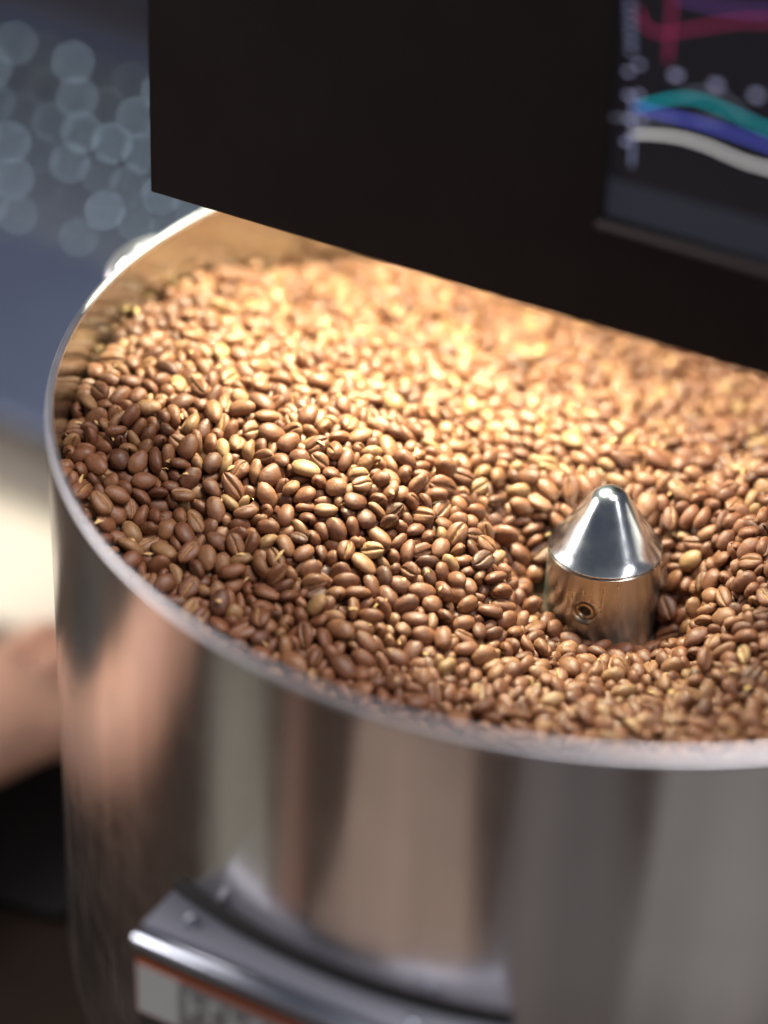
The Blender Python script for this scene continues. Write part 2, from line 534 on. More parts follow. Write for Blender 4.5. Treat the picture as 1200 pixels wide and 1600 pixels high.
frame_box('housing', AX, (0, 0, 0), (U0 + 0.004, 0.0185, Z0 + 0.002), (U1 - 0.004, PF - 0.0042, Z1 - 0.004), MAT_BLACK, panel, 0.002)
frame_box('boom', AX, (0, 0, 0), (-0.03, -0.245, 0.225), (0.03, 0.0183, 0.275), MAT_BLACK, panel, 0.003)
frame_box('column', AX, (0, 0, 0), (-0.06, -0.31, TZ), (0.06, -0.2452, 0.29), MAT_BLACK, panel, 0.004)
MAT_BEZEL = simple_mat('bezel', (0.10, 0.085, 0.09), 0.35)
frame_box('bezel_ledge', AX, (0, 0, 0), (S0 - 0.0006, PF + 0.0001, SZ0 - 0.0022), (S1 + 0.0006, PF + 0.0011, SZ0 - 0.0004), MAT_BEZEL, panel)
SN = PF - 0.0034
MAT_SCREEN = emit_mat('screen_glow', (0.38, 0.36, 0.52), 0.016)
MAT_SCREEN.node_tree.nodes['Principled BSDF'].inputs['Roughness'].default_value = 0.25
screen = frame_box('screen', AX, (0, 0, 0), (S0 + 0.0005, SN - 0.0008, SZ0 + 0.0005), (S1 - 0.0005, SN, SZ1 - 0.0005), MAT_SCREEN, panel)
LAYER = [0.0001]


def ribbon(pts, width, mat, name='graph_line', spline=True):
    """A flat printed line on the screen through photo pixels."""
    LAYER[0] += 0.00004
    P = np.array([pix_on_panel(x, y, SN) for x, y in pts])
    if spline and len(P) > 2:
        t = np.arange(len(P))
        Q = []
        for i in range(len(P) - 1):
            p0, p1, p2, p3 = P[max(i - 1, 0)], P[i], P[i + 1], P[min(i + 2, len(P) - 1)]
            for s in np.linspace(0, 1, 8, endpoint=False):
                Q.append(0.5 * ((2 * p1) + (-p0 + p2) * s + (2 * p0 - 5 * p1 + 4 * p2 - p3) * s * s + (-p0 + 3 * p1 - 3 * p2 + p3) * s ** 3))
        Q.append(P[-1])
        P = np.array(Q)
    d = np.gradient(P, axis=0)
    d /= np.linalg.norm(d, axis=1)[:, None]
    nrm = np.stack([-d[:, 1], d[:, 0]], 1) * width / 2
    n0 = SN + LAYER[0]
    vs = [M(*(q + w)[[0]], n0, (q + w)[1]) for q, w in zip(P, nrm)] + [M(*(q - w)[[0]], n0, (q - w)[1]) for q, w in zip(P, nrm)]
    k = len(P)
    fs = [(i, i + 1, k + i + 1, k + i) for i in range(k - 1)]
    return obj(name, vs, fs, mat, screen)


lum = dict(teal=(0.00, 0.25, 0.29), blue=(0.06, 0.075, 0.42), white=(0.62, 0.61, 0.60), pink=(0.15, 0.012, 0.045), purple=(0.075, 0.03, 0.13),
           grey=(0.07, 0.075, 0.10), axis=(0.13, 0.14, 0.23), text=(0.24, 0.24, 0.38))
EM = {k: emit_mat('screen_' + k, v, 1.6) for k, v in lum.items()}
ribbon([(945, 183), (1000, 184), (1060, 186), (1130, 190)], 0.0012, EM['grey'], 'grid_line')
ribbon([(1050, 158), (1085, 143), (1115, 145), (1140, 158), (1165, 182), (1200, 205)], 0.0012, EM['grey'])
ribbon([(1053, -20), (1049, 30), (1044, 95)], 0.0014, EM['pink'], 'marker_line', False)
ribbon([(998, 14), (1006, 36), (1020, 48), (1040, 51), (1075, 46), (1130, 36), (1170, 32), (1215, 34)], 0.0014, EM['pink'])
ribbon([(1060, -4), (1110, 8), (1160, 15), (1215, 18)], 0.0014, EM['purple'])
ribbon([(992, 166), (1020, 160), (1055, 153), (1090, 155), (1130, 170), (1170, 188), (1215, 207)], 0.0014, EM['teal'])
ribbon([(992, 166), (1030, 176), (1080, 188), (1140, 206), (1215, 232)], 0.0014, EM['blue'])
ribbon([(986, 209), (1010, 209), (1040, 211), (1070, 216), (1105, 227), (1140, 242), (1170, 254), (1215, 266)], 0.0013, EM['white'])
ribbon([(990, 148), (990, 200), (988, 258)], 0.0010, EM['axis'], 'axis_line', False)
for x, y in ((986, 2), (986, 14), (987, 27), (987, 40), (987, 52), (988, 65), (988, 78), (1000, 99), (984, 110), (984, 147), (1000, 146), (984, 184), (1004, 186), (980, 219)):
    ribbon([(x - 5, y - 1), (x + 5, y + 2)], 0.0013, EM['axis'] if y < 85 else EM['text'], 'axis_mark', False)
for k in range(3):
    x, y = 1058 + 63 * k, 116 + 15.5 * k
    ribbon([(x - 7, y - 2), (x + 7, y + 2)], 0.0020, EM['text'], 'tick_mark', False)
MAT_BAR = emit_mat('screen_bar', (0.30, 0.36, 0.50), 0.055)
u_a, z_a = pix_on_panel(945, 275, SN)
frame_box('status_bar', AX, (0, 0, 0), (S0 + 0.001, SN + 0.0001, SZ0 + 0.001), (S1 - 0.001, SN + 0.0003, z_a), MAT_BAR, screen)

# work lamp behind the panel: a warm bar aimed into the drum
lamp = empty('work_lamp', M(-0.10, 0.018, 0.17))
tag(lamp, 'slim black work lamp behind the control panel shining on the beans', 'lamp')
frame_box('lamp_housing', AX, (0, 0, 0), (-0.150, -0.068, 0.1654), (-0.060, -0.024, 0.177), MAT_DARK, lamp, 0.002)
frame_box('lamp_arm', AX, (0, 0, 0), (-0.105, -0.0238, 0.168), (-0.095, 0.0183, 0.174), MAT_DARK, lamp)
area('work_lamp_light', M(-0.105, -0.046, 0.1650), M(-0.100, -0.022, -0.05), 0.075, 3.3, (0.96, 1.0, 0.74), 0.036, spread=105)

# ------------------------------------------------------------------ bean bed: fill surface
ctrl = np.array([
    (-.2034, -.0356, -.034), (-.2061, -.0135, -.034), (-.2064, .0072, -.028), (-.2021, .0425, -.0255), (-.1927, .0743, -.023),
    (-.1773, .1058, -.026), (-.1555, .1359, -.036), (-.1314, .1593, -.0455), (-.174, -.003, -.030), (-.152, -.0126, -.041),
    (-.124, -.009, -.042), (-.0955, -.0034, -.040), (-.077, -.012, -.053), (-.059, -.017, -.062), (-.045, -.014, -.062),
    (-.026, -.022, -.089), (-.034, -.004, -.080), (.004, -.034, -.094), (.018, -.030, -.094), (.031, -.012, -.096), (.048, -.012, -.064), (.055, 0, -.055),
    (-.162, -.059, -.062), (-.176, -.049, -.055), (-.136, -.07, -.067), (-.116, -.047, -.060), (-.075, -.087, -.080), (-.08, -.05, -.070),
    (-.028, -.091, -.082), (.006, -.099, -.080), (.04, -.087, -.076), (.05, -.05, -.074), (-.092, .058, -.044), (-.068, .076, -.050),
    (-.075, .149, -.049), (-.02, .145, -.060), (.008, .136, -.064), (.048, .12, -.068), (.036, .058, -.063), (-.136, .091, -.036),
    (-.04, .043, -.055), (-.163, .064, -.028), (-.023, .024, -.060), (.02, .025, -.062), (0, -.17, -.078), (-.1, -.16, -.076), (.1, -.15, -.072),
    (.15, -.05, -.060), (.18, .05, -.052), (.12, .12, -.060), (.05, .19, -.062), (.1, 0, -.056), (-.16, -.11, -.070)])


def tps(d2):
    return 0.5 * d2 * np.log(d2 + 1e-12)


_K = tps(((ctrl[:, None, :2] - ctrl[None, :, :2]) ** 2).sum(-1)) * 1e0
_n = len(ctrl)
_A = np.zeros((_n + 3, _n + 3))
_A[:_n, :_n] = _K + np.eye(_n) * 2.5e-5
_A[:_n, _n] = _A[_n, :_n] = 1
_A[:_n, _n + 1:] = ctrl[:, :2]
_A[_n + 1:, :_n] = ctrl[:, :2].T
_w = np.linalg.solve(_A, np.concatenate([ctrl[:, 2], [0, 0, 0]]))
GRID = 0.003
GX = np.arange(-0.216, 0.2161, GRID)
gx_, gy_ = np.meshgrid(GX, GX, indexing='ij')
flat = np.stack([gx_.ravel(), gy_.ravel()], 1)
GZ = (tps(((flat[:, None] - ctrl[None, :, :2]) ** 2).sum(-1)) @ _w[:_n] + _w[_n] + flat @ _w[_n + 1:]).reshape(gx_.shape)
GZ = np.clip(GZ, -0.100, -0.020)
DXZ, DYZ = np.gradient(GZ, GRID)


def samp(F, x, y):
    fx = np.clip((x - GX[0]) / GRID, 0, len(GX) - 1.001)
    fy = np.clip((y - GX[0]) / GRID, 0, len(GX) - 1.001)
    i, j = fx.astype(int), fy.astype(int)
    a, c = fx - i, fy - j
    return F[i, j] * (1 - a) * (1 - c) + F[i + 1, j] * a * (1 - c) + F[i, j + 1] * (1 - a) * c + F[i + 1, j + 1] * a * c


# ------------------------------------------------------------------ settle the beans (overlap relaxation with four balls a bean)
LAYER_T = 0.0108                                   # thickness of the loose layer over the bed
NB = 6900
ang = rng.uniform(0, 2 * math.pi, NB * 2)
rad = RI * np.sqrt(rng.uniform(0, 1, NB * 2)) * 0.975
near_hub = rng.uniform(0, 1, NB * 2) < 0.013
rad[near_hub] = rng.uniform(HR + 0.005, 0.055, near_hub.sum())      # the hollow is filled a little deeper
ok = rad > HR + 0.004
ang, rad = ang[ok][:NB], rad[ok][:NB]
c = np.stack([rad * np.cos(ang), rad * np.sin(ang), np.zeros(NB)], 1)
c[:, 2] = samp(GZ, c[:, 0], c[:, 1]) - LAYER_T + 0.003 + rng.uniform(0, 0.021, NB)
q = rng.normal(size=(NB, 4))
q /= np.linalg.norm(q, axis=1)[:, None]
Rm = np.empty((NB, 3, 3))
w_, x_, y_, z_ = q.T
Rm[:, 0] = np.stack([1 - 2 * (y_ * y_ + z_ * z_), 2 * (x_ * y_ - w_ * z_), 2 * (x_ * z_ + w_ * y_)], 1)
Rm[:, 1] = np.stack([2 * (x_ * y_ + w_ * z_), 1 - 2 * (x_ * x_ + z_ * z_), 2 * (y_ * z_ - w_ * x_)], 1)
Rm[:, 2] = np.stack([2 * (x_ * z_ - w_ * y_), 2 * (y_ * z_ + w_ * x_), 1 - 2 * (x_ * x_ + y_ * y_)], 1)
size = np.clip(rng.normal(1.0, 0.075, NB), 0.82, 1.2)
BS = 0.885                                          # a bean about 9 mm long
L0 = np.array([(0.0025, 0, 0), (-0.0025, 0, 0), (0, 0.00110, 0), (0, -0.00110, 0)]) * BS
R0 = np.array([0.00265, 0.00265, 0.00275, 0.00275]) * BS
prad = (size[:, None] * R0[None]).ravel()
owner = np.repeat(np.arange(NB), 4)
rmax = 0.003 * 1.2


def parts():
    return (c[:, None] + np.einsum('nij,nkj->nki', Rm, L0[None] * size[:, None, None])).reshape(-1, 3)


def find_pairs(P, reach):
    cell = np.floor((P - P.min(0)) / reach).astype(np.int64)
    dim = cell.max(0) + 2
    key = (cell[:, 0] * dim[1] + cell[:, 1]) * dim[2] + cell[:, 2]
    order = np.argsort(key, kind='stable')
    sk = key[order]
    I, J = [], []
    for dx in (-1, 0, 1):
        for dy in (-1, 0, 1):
            for dz in (-1, 0, 1):
                if (dx, dy, dz) < (0, 0, 0):
                    continue
                nk = key + (dx * dim[1] + dy) * dim[2] + dz
                lo_, hi_ = np.searchsorted(sk, nk, 'left'), np.searchsorted(sk, nk, 'right')
                cnt = hi_ - lo_
                tot = int(cnt.sum())
                if not tot:
                    continue
                i = np.repeat(np.arange(len(P)), cnt)
                st = np.repeat(lo_ - np.concatenate([[0], np.cumsum(cnt)[:-1]]), cnt)
                j = order[st + np.arange(tot)]
                m = owner[i] != owner[j]
                if (dx, dy, dz) == (0, 0, 0):
                    m &= i < j
                i, j = i[m], j[m]
                d = P[i] - P[j]
                m = (d * d).sum(1) < (prad[i] + prad[j] + 0.0016) ** 2
                I.append(i[m]); J.append(j[m])
    return np.concatenate(I), np.concatenate(J)


STEPS = 190
for it in range(STEPS):
    if it < 150:
        g = 0.00022
    else:
        g = 0.00022 * max(0.0, 1 - (it - 150) / 25) * 0.5
    gx_n = -samp(DXZ, c[:, 0], c[:, 1]); gy_n = -samp(DYZ, c[:, 0], c[:, 1])
    nn = np.stack([gx_n, gy_n, np.ones(NB)], 1)
    nn /= np.linalg.norm(nn, axis=1)[:, None]
    c -= nn * g
    P = parts()
    if it % 6 == 0:
        I, J = find_pairs(P, 2 * rmax + 0.0004)
    corr = np.zeros_like(P)
    cntp = np.zeros(len(P))
    d = P[I] - P[J]
    dist = np.sqrt((d * d).sum(1)) + 1e-9
    pen = prad[I] + prad[J] - dist
    m = pen > 0
    v = d[m] / dist[m, None] * (pen[m, None] * 0.5)
    for k in range(3):
        corr[:, k] += np.bincount(I[m], v[:, k], len(P)) - np.bincount(J[m], v[:, k], len(P))
    cntp += np.bincount(I[m], minlength=len(P)) + np.bincount(J[m], minlength=len(P))
    # bed, wall, hub
    nb_ = nn[owner]
    zf = samp(GZ, P[:, 0], P[:, 1]) - LAYER_T
    pb = (zf + prad - P[:, 2] * 1.0) * nb_[:, 2]
    m = pb > 0
    corr[m] += nb_[m] * pb[m, None]; cntp[m] += 1
    rr = np.hypot(P[:, 0], P[:, 1]) + 1e-9
    pw = rr + prad - (RI - 0.0002)
    m = pw > 0
    corr[m, :2] -= P[m, :2] / rr[m, None] * pw[m, None]; cntp[m] += 1
    ph = HR + 0.0003 + prad - rr
    m = (ph > 0) & (P[:, 2] < -0.066)
    corr[m, :2] += P[m, :2] / rr[m, None] * ph[m, None]; cntp[m] += 1
    corr /= np.maximum(1.0, cntp * 0.55)[:, None]
    cb = corr.reshape(NB, 4, 3)
    rel = (P - c[owner]).reshape(NB, 4, 3)
    c += cb.sum(1) / np.maximum(1, (np.abs(cb).sum(2) > 0).sum(1))[:, None] * 0.9
    om = np.cross(rel, cb).sum(1) / ((rel ** 2).sum(2).sum(1)[:, None] + 1e-12) * 0.7
    th = np.linalg.norm(om, axis=1)
    th_c = np.minimum(th, 0.25)
    ax = om / (th[:, None] + 1e-12)
    K = np.zeros((NB, 3, 3))
    K[:, 0, 1], K[:, 0, 2], K[:, 1, 0], K[:, 1, 2], K[:, 2, 0], K[:, 2, 1] = -ax[:, 2], ax[:, 1], ax[:, 2], -ax[:, 0], -ax[:, 1], ax[:, 0]
    Rd = np.eye(3)[None] + np.sin(th_c)[:, None, None] * K + (1 - np.cos(th_c))[:, None, None] * (K @ K)
    Rm = Rd @ Rm
# re-orthonormalise
e0 = Rm[:, :, 0] / np.linalg.norm(Rm[:, :, 0], axis=1)[:, None]
e1 = Rm[:, :, 1] - (Rm[:, :, 1] * e0).sum(1)[:, None] * e0
e1 /= np.linalg.norm(e1, axis=1)[:, None]
Rm = np.stack([e0, e1, np.cross(e0, e1)], 2)
# roll each bean round its long axis so that its flat side lies on either side at random
P = parts()

# which beans show, and how large: a coarse depth buffer of the proxy balls
W_, H_ = 450, 600
sc_ = W_ / 1200
dP = P - CAM
dep = dP @ FWD
px = (600 + PIX_F * (dP @ RGT) / dep) * sc_
py = (800 - PIX_F * (dP @ UPV) / dep) * sc_
rp = prad * PIX_F / dep * sc_
inside = (px > -5) & (px < W_ + 5) & (py > -5) & (py < H_ + 5)
kk = np.nonzero(inside)[0]
cells, deps, ids = [], [], []
for ox in range(-5, 6):
    for oy in range(-5, 6):
        xi, yi = np.floor(px[kk]).astype(int) + ox, np.floor(py[kk]).astype(int) + oy
        d2 = ((xi + 0.5 - px[kk]) ** 2 + (yi + 0.5 - py[kk]) ** 2) / rp[kk] ** 2
        m = (d2 < 1) & (xi >= 0) & (xi < W_) & (yi >= 0) & (yi < H_)
        cells.append((yi * W_ + xi)[m])
        deps.append(dep[kk][m] - prad[kk][m] * np.sqrt(1 - d2[m]))
        ids.append(owner[kk][m])
cells, deps, ids = np.concatenate(cells), np.concatenate(deps), np.concatenate(ids)
order = np.lexsort((deps, cells))
first = np.ones(len(order), bool)
first[1:] = cells[order][1:] != cells[order][:-1]
cell_f, id_f = cells[order][first], ids[order][first]
# the front wall and the panel hide some of it
fx_, fy_ = (cell_f % W_ + 0.5) / sc_, (cell_f // W_ + 0.5) / sc_
dirs = FWD[None] + RGT[None] * ((fx_ - 600) / PIX_F)[:, None] - UPV[None] * ((fy_ - 800) / PIX_F)[:, None]
t0 = -CAM[2] / dirs[:, 2]
hit = CAM[None] + dirs * t0[:, None]
vis = np.hypot(hit[:, 0], hit[:, 1]) < RI
line = 300 + (fx_ - 235) * 0.3026
vis &= (fy_ > line)
shown = np.bincount(id_f[vis], minlength=NB)


# ------------------------------------------------------------------ bean shapes
def bean_mesh(seed, cols, rings):
    r = np.random.default_rng(seed)
    a, bb = 0.0053 * r.uniform(0.94, 1.06), 0.0039 * r.uniform(0.93, 1.06)
    c_up, c_lo = 0.0031 * r.uniform(0.93, 1.1), 0.0020 * r.uniform(0.9, 1.1)
    bow = r.uniform(-0.35, 0.35)
    egg = r.uniform(-0.14, 0.14)
    curl = r.uniform(0.2, 0.5) * r.choice([-1, 1])
    depth = r.uniform(0.0007, 0.0014)
    if cols == 'hi':
        ph = np.radians([0, 4, 9, 16, 28, 46, 68, 92, 118, 146, 180, 214, 242, 268, 292, 314, 332, 344, 351, 356])
    else:
        ph = np.radians([0, 14, 45, 90, 135, 180, 225, 270, 315, 346])
    n = len(ph)
    ss = -np.cos(np.linspace(0, np.pi, rings + 2))[1:-1]
    fr_ = r.normal(size=(4, 3)); fp = r.uniform(0, 6.28, 4)
    V, Cz = [], []
    off = np.where(ph > np.pi, ph - 2 * np.pi, ph)
    for s in ss:
        k = (1 - abs(s) ** 2.15) ** 0.5 * (1 + egg * s)
        y = bb * k * np.sin(ph)
        cp = np.cos(ph)
        z = np.where(cp > 0, -c_lo * k ** 0.85 * np.abs(cp) ** 0.62, c_up * k * np.abs(cp) ** 0.94)
        g = np.exp(-(off / 0.115) ** 2) * np.sign(np.cos(off)).clip(0)
        lip = np.exp(-((np.abs(off) - 0.36) / 0.2) ** 2) * (cp > 0)
        fade = np.clip((1 - abs(s)) / 0.16, 0, 1) ** 0.7
        z = z + g * depth * fade - lip * 0.00022 * fade
        near = np.exp(-(off / 0.6) ** 2) * (cp > 0)
        y = y + near * curl * 0.0009 * math.sin(s * 2.6) * k
        x = a * s + 0 * y
        z = z + bow * 0.0006 * s * s
        pts = np.stack([x, y, z], 1)
        V.append(pts)
        Cz.append(np.exp(-(off / 0.14) ** 2) * (cp > 0) * fade ** 0.5)
    V = np.concatenate(V); Cz = np.concatenate(Cz)
    V = np.concatenate([V, [[-a, 0, bow * 0.0006]], [[a, 0, bow * 0.0006]]])
    Cz = np.concatenate([Cz, [0.15, 0.15]])
    nrm = V / np.array([a * a, bb * bb, c_up * c_up])
    nrm /= np.linalg.norm(nrm, axis=1)[:, None] + 1e-9
    wob = sum(np.sin(V @ (f * 420) + p) for f, p in zip(fr_, fp)) / 4
    wob2 = sum(np.sin(V @ (f * 1150) + p * 2.3) for f, p in zip(fr_[::-1], fp)) / 4
    V = V + nrm * (wob * 0.00036 + wob2 * 0.00012)[:, None]
    F = []
    for i in range(len(ss) - 1):
        for j in range(n):
            j2 = (j + 1) % n
            F.append((i * n + j, i * n + j2, (i + 1) * n + j2, (i + 1) * n + j))
    e0_, e1_ = len(V) - 2, len(V) - 1
    T = [(e0_, (j + 1) % n, j) for j in range(n)] + [(e1_, (len(ss) - 1) * n + j, (len(ss) - 1) * n + (j + 1) % n) for j in range(n)]
    V[:, 2] -= 0.0002
    return V * BS, F, T, Cz


NVAR = 14
HI = [bean_mesh(100 + k, 'hi', 13) for k in range(NVAR)]
LOW = [bean_mesh(100 + k, 'lo', 5) for k in range(NVAR)]
variant = rng.integers(0, NVAR, NB)
stretch = np.stack([rng.normal(1, 0.06, NB), rng.normal(1, 0.05, NB), rng.normal(1, 0.05, NB)], 1).clip(0.86, 1.16) * size[:, None]
# roll round the long axis: the proxy is round there
dome_up = (Rm[:, :, 2] @ ((CAM / np.linalg.norm(CAM)) * 0.5 + MZ * 0.5)) > 0
flip = dome_up ^ (rng.uniform(0, 1, NB) < 0.70)
roll = flip * np.pi + rng.normal(0, 0.25, NB)
cr_, sr_ = np.cos(roll), np.sin(roll)
RX = np.zeros((NB, 3, 3)); RX[:, 0, 0] = 1
RX[:, 1, 1] = cr_; RX[:, 1, 2] = -sr_; RX[:, 2, 1] = sr_; RX[:, 2, 2] = cr_
Rm = Rm @ RX

picked = np.argsort(-shown)[:300]
is_picked = np.zeros(NB, bool)
is_picked[picked] = True

# the 300 that show largest: each its own object
bean_data = []
for k in range(NVAR):
    V, F, T, Cz = HI[k]
    me = bpy.data.meshes.new('coffee_bean')
    me.from_pydata([tuple(v) for v in V], [], F + T)
    at_ = me.attributes.new('crease', 'FLOAT', 'POINT')
    at_.data.foreach_set('value', Cz.astype(np.float32))
    me.materials.append(MAT_BEAN)
    me.polygons.foreach_set('use_smooth', [True] * len(me.polygons))
    me.update()
    bean_data.append(me)
for i in picked:
    o = bpy.data.objects.new('coffee_bean', bean_data[variant[i]])
    m4 = np.eye(4)
    m4[:3, :3] = Rm[i] * stretch[i][None]
    m4[:3, 3] = c[i]
    o.matrix_world = Matrix(m4.tolist())
    COL.objects.link(o)
    view = CAM - c[i]
    view /= np.linalg.norm(view)
    face = -(Rm[i][:, 2] @ view)
    rr_ = math.hypot(c[i][0], c[i][1])
    tone = float(rng.uniform(0.0, 0.999))
    o.color = (tone, tone, tone, 1)
    look = 'with its crease up' if face > 0.45 else ('with its rounded back up' if face < -0.35 else 'lying on its side')
    n_i = float(c[i] @ MN)
    if rr_ < HR + 0.014:
        where = 'beside the steel hub'
    elif rr_ > RI - 0.016:
        where = 'against the drum wall'
    elif rr_ < 0.062:
        where = 'in the hollow round the hub'
    elif n_i < 0.015:
        where = 'under the control panel'
    elif c[i][0] > -0.062:
        where = 'in front of the hub'
    else:
        where = 'on the slope of beans'
    hue = 'dark brown' if tone < 0.14 else ('pale tan' if tone > 0.88 else ('reddish brown' if tone < 0.55 else 'light brown'))
    bulk = 'large ' if size[i] > 1.075 else ('small ' if size[i] < 0.935 else '')
    lb = '%s%s coffee bean %s %s' % (bulk, hue, look, where)
    tag(o, lb, 'coffee bean', lb.replace('bean', 'beans').replace('its', 'their').replace('back', 'backs').replace('crease', 'creases'))

# the rest: one object
vs_all, quads, tris, cz_all, tone_all, base = [], [], [], [], [], 0
for k in range(NVAR):
    for lib, sel in ((HI, (shown > 0)), (LOW, (shown == 0))):
        idx = np.nonzero((variant == k) & sel & ~is_picked)[0]
        if not len(idx):
            continue
        V, F, T, Cz = lib[k]
        w = np.einsum('nij,nvj->nvi', Rm[idx], V[None] * stretch[idx][:, None]) + c[idx][:, None]
        nv = len(V)
        o_ = base + np.arange(len(idx))[:, None, None] * nv
        vs_all.append(w.reshape(-1, 3))
        quads.append((np.array(F)[None] + o_).reshape(-1, 4))
        tris.append((np.array(T)[None] + o_).reshape(-1, 3))
        cz_all.append(np.tile(Cz, len(idx)))
        tone_all.append(np.repeat(rng.uniform(0, 1, len(idx)), nv))
        base += nv * len(idx)
vs_all = np.concatenate(vs_all); quads = np.concatenate(quads); tris = np.concatenate(tris)
me = bpy.data.meshes.new('coffee_bean_heap')
me.vertices.add(len(vs_all)); me.vertices.foreach_set('co', vs_all.astype(np.float32).ravel())
nq, ntr = len(quads), len(tris)
me.loops.add(nq * 4 + ntr * 3)
me.loops.foreach_set('vertex_index', np.concatenate([quads.ravel(), tris.ravel()]).astype(np.int32))
me.polygons.add(nq + ntr)
me.polygons.foreach_set('loop_start', np.concatenate([np.arange(nq) * 4, nq * 4 + np.arange(ntr) * 3]).astype(np.int32))
me.polygons.foreach_set('use_smooth', np.ones(nq + ntr, bool))
a1 = me.attributes.new('crease', 'FLOAT', 'POINT'); a1.data.foreach_set('value', np.concatenate(cz_all).astype(np.float32))
a2 = me.attributes.new('bean_tone', 'FLOAT', 'POINT'); a2.data.foreach_set('value', np.concatenate(tone_all).astype(np.float32))
me.update(calc_edges=True)
me.validate()
heap = mesh_obj('coffee_bean_heap', me, MAT_BEAN)
heap.color = (0, 0, 0, 1)
tag(heap, 'deep heap of roasted brown coffee beans filling the steel drum', 'coffee beans', kind='stuff')

# the beans below, which only show as dark gaps
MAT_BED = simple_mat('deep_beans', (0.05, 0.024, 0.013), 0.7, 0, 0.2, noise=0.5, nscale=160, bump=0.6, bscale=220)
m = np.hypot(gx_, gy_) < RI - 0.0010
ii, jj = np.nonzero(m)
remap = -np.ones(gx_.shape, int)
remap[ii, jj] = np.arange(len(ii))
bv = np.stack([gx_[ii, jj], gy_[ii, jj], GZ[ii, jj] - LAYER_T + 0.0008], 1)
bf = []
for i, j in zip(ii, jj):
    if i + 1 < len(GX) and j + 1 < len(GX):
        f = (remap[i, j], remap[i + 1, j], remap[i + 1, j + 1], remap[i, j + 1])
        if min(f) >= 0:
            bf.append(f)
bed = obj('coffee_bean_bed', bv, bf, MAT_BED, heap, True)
tag(bed, kind='stuff')

# chaff: thin golden flakes caught between the beans
MAT_CHAFF = simple_mat('chaff', (0.55, 0.36, 0.15), 0.6, 0, 0.3, noise=0.25, nscale=300)
vis_top = np.nonzero(shown > 6)[0]
sel = rng.choice(vis_top, 230, replace=False)
cv, cf = [], []
for i in sel:
    up = np.array([0, -0.3, 1.0]) + rng.normal(0, 0.5, 3)
    up /= np.linalg.norm(up)
    t1 = np.cross(up, rng.normal(size=3)); t1 /= np.linalg.norm(t1)
    t2 = np.cross(up, t1)
    p0 = c[i] + np.array([0, -0.001, 0.0024]) * size[i] + rng.normal(0, 0.0016, 3) * [1, 1, 0.3]
    l, w2 = rng.uniform(0.0008, 0.0026), rng.uniform(0.0003, 0.0008)
    b0 = len(cv)
    for s in (-1, -0.33, 0.33, 1):
        for t in (-1, 1):
            cv.append(p0 + t1 * l * s + t2 * w2 * t * (1.05 - s * s * 0.7) + up * 0.0006 * (1 - s * s) * rng.uniform(0.4, 1.2))
    for k in range(3):
        cf.append((b0 + 2 * k, b0 + 2 * k + 1, b0 + 2 * k + 3, b0 + 2 * k + 2))
chaff = obj('chaff_flakes', cv, cf, MAT_CHAFF, None, True)
tag(chaff, 'thin golden flakes of chaff scattered over the beans', 'chaff', kind='stuff')

# ------------------------------------------------------------------ laptop on a stand behind, far left
LA, LT = math.radians(27), math.radians(25)
LX = np.array([math.cos(LA), -math.sin(LA), 0])
LH = np.array([math.sin(LA), math.cos(LA), 0])
LY = LH * math.cos(LT) + MZ * math.sin(LT)
LN = np.cross(LX, LY)
LO = np.array([-0.298, 0.292, -0.230])
laptop = empty('laptop', tuple(LO))
tag(laptop, 'blue grey laptop with dark keys tilted on a stand behind the drum', 'laptop')
MAT_ALU = simple_mat('laptop_shell', (0.055, 0.068, 0.118), 0.45, 0.35, 0.5, noise=0.06, nscale=20)
MAT_KEY = simple_mat('key_cap', (0.060, 0.075, 0.100), 0.4)
MAT_LEGEND = emit_mat('key_legend', (0.52, 0.72, 0.86), 3.2, (0.3, 0.3, 0.3))
MAT_LID = simple_mat('laptop_screen', (0.012, 0.012, 0.016), 0.3)
LAX = (LX, LY, LN)
frame_box('deck', LAX, LO, (-0.21, 0, -0.014), (0.14, 0.250, 0), MAT_ALU, laptop, 0.003)
lnt = MAT_LEGEND.node_tree
l_oi = N(lnt, 'ShaderNodeObjectInfo'); l_mr = N(lnt, 'ShaderNodeMapRange')
l_mr.inputs['From Min'].default_value = 0.35
l_mr.inputs['To Min'].default_value = 0.15; l_mr.inputs['To Max'].default_value = 5.5
lnt.links.new(l_oi.outputs['Random'], l_mr.inputs['Value'])
lnt.links.new(l_mr.outputs['Result'], lnt.nodes['Principled BSDF'].inputs['Emission Strength'])
key0 = None
for r_ in range(6):
    for k in range(15):
        x0 = -0.185 + k * 0.0205 + (r_ % 3) * 0.003
        y0 = 0.112 + r_ * 0.0205
        cen = LO + LX * x0 + LY * y0 + LN * 0.0012
        if key0 is None:
            key0 = frame_box('key', LAX, (0, 0, 0), (-0.0085, -0.0085, -0.0011), (0.0085, 0.0085, 0.0006), MAT_KEY, None, 0.0008)
            leg0 = frame_box('legend', LAX, (0, 0, 0), (-0.0014, -0.0012, 0.00065), (0.0014, 0.0016, 0.0008), MAT_LEGEND, None)
            ko, lo_ = key0, leg0
        else:
            ko, lo_ = key0.copy(), leg0.copy()
            COL.objects.link(ko); COL.objects.link(lo_)
        ko.parent = laptop
        ko.matrix_parent_inverse = laptop.matrix_world.inverted()
        ko.location = tuple(cen)
        lo_.parent = ko
        lo_.matrix_parent_inverse = Matrix.Identity(4)
        lo_.location = (0, 0, 0)
lidY = LY * math.cos(math.radians(100)) + LN * math.sin(math.radians(100))
frame_box('lid', (LX, lidY, np.cross(LX, lidY)), LO + LY * 0.252, (-0.21, 0.002, -0.006), (0.14, 0.22, 0), MAT_LID, laptop, 0.002)
stand = empty('laptop_stand', tuple(LO + LH * 0.12 + MZ * (TZ - LO[2])))
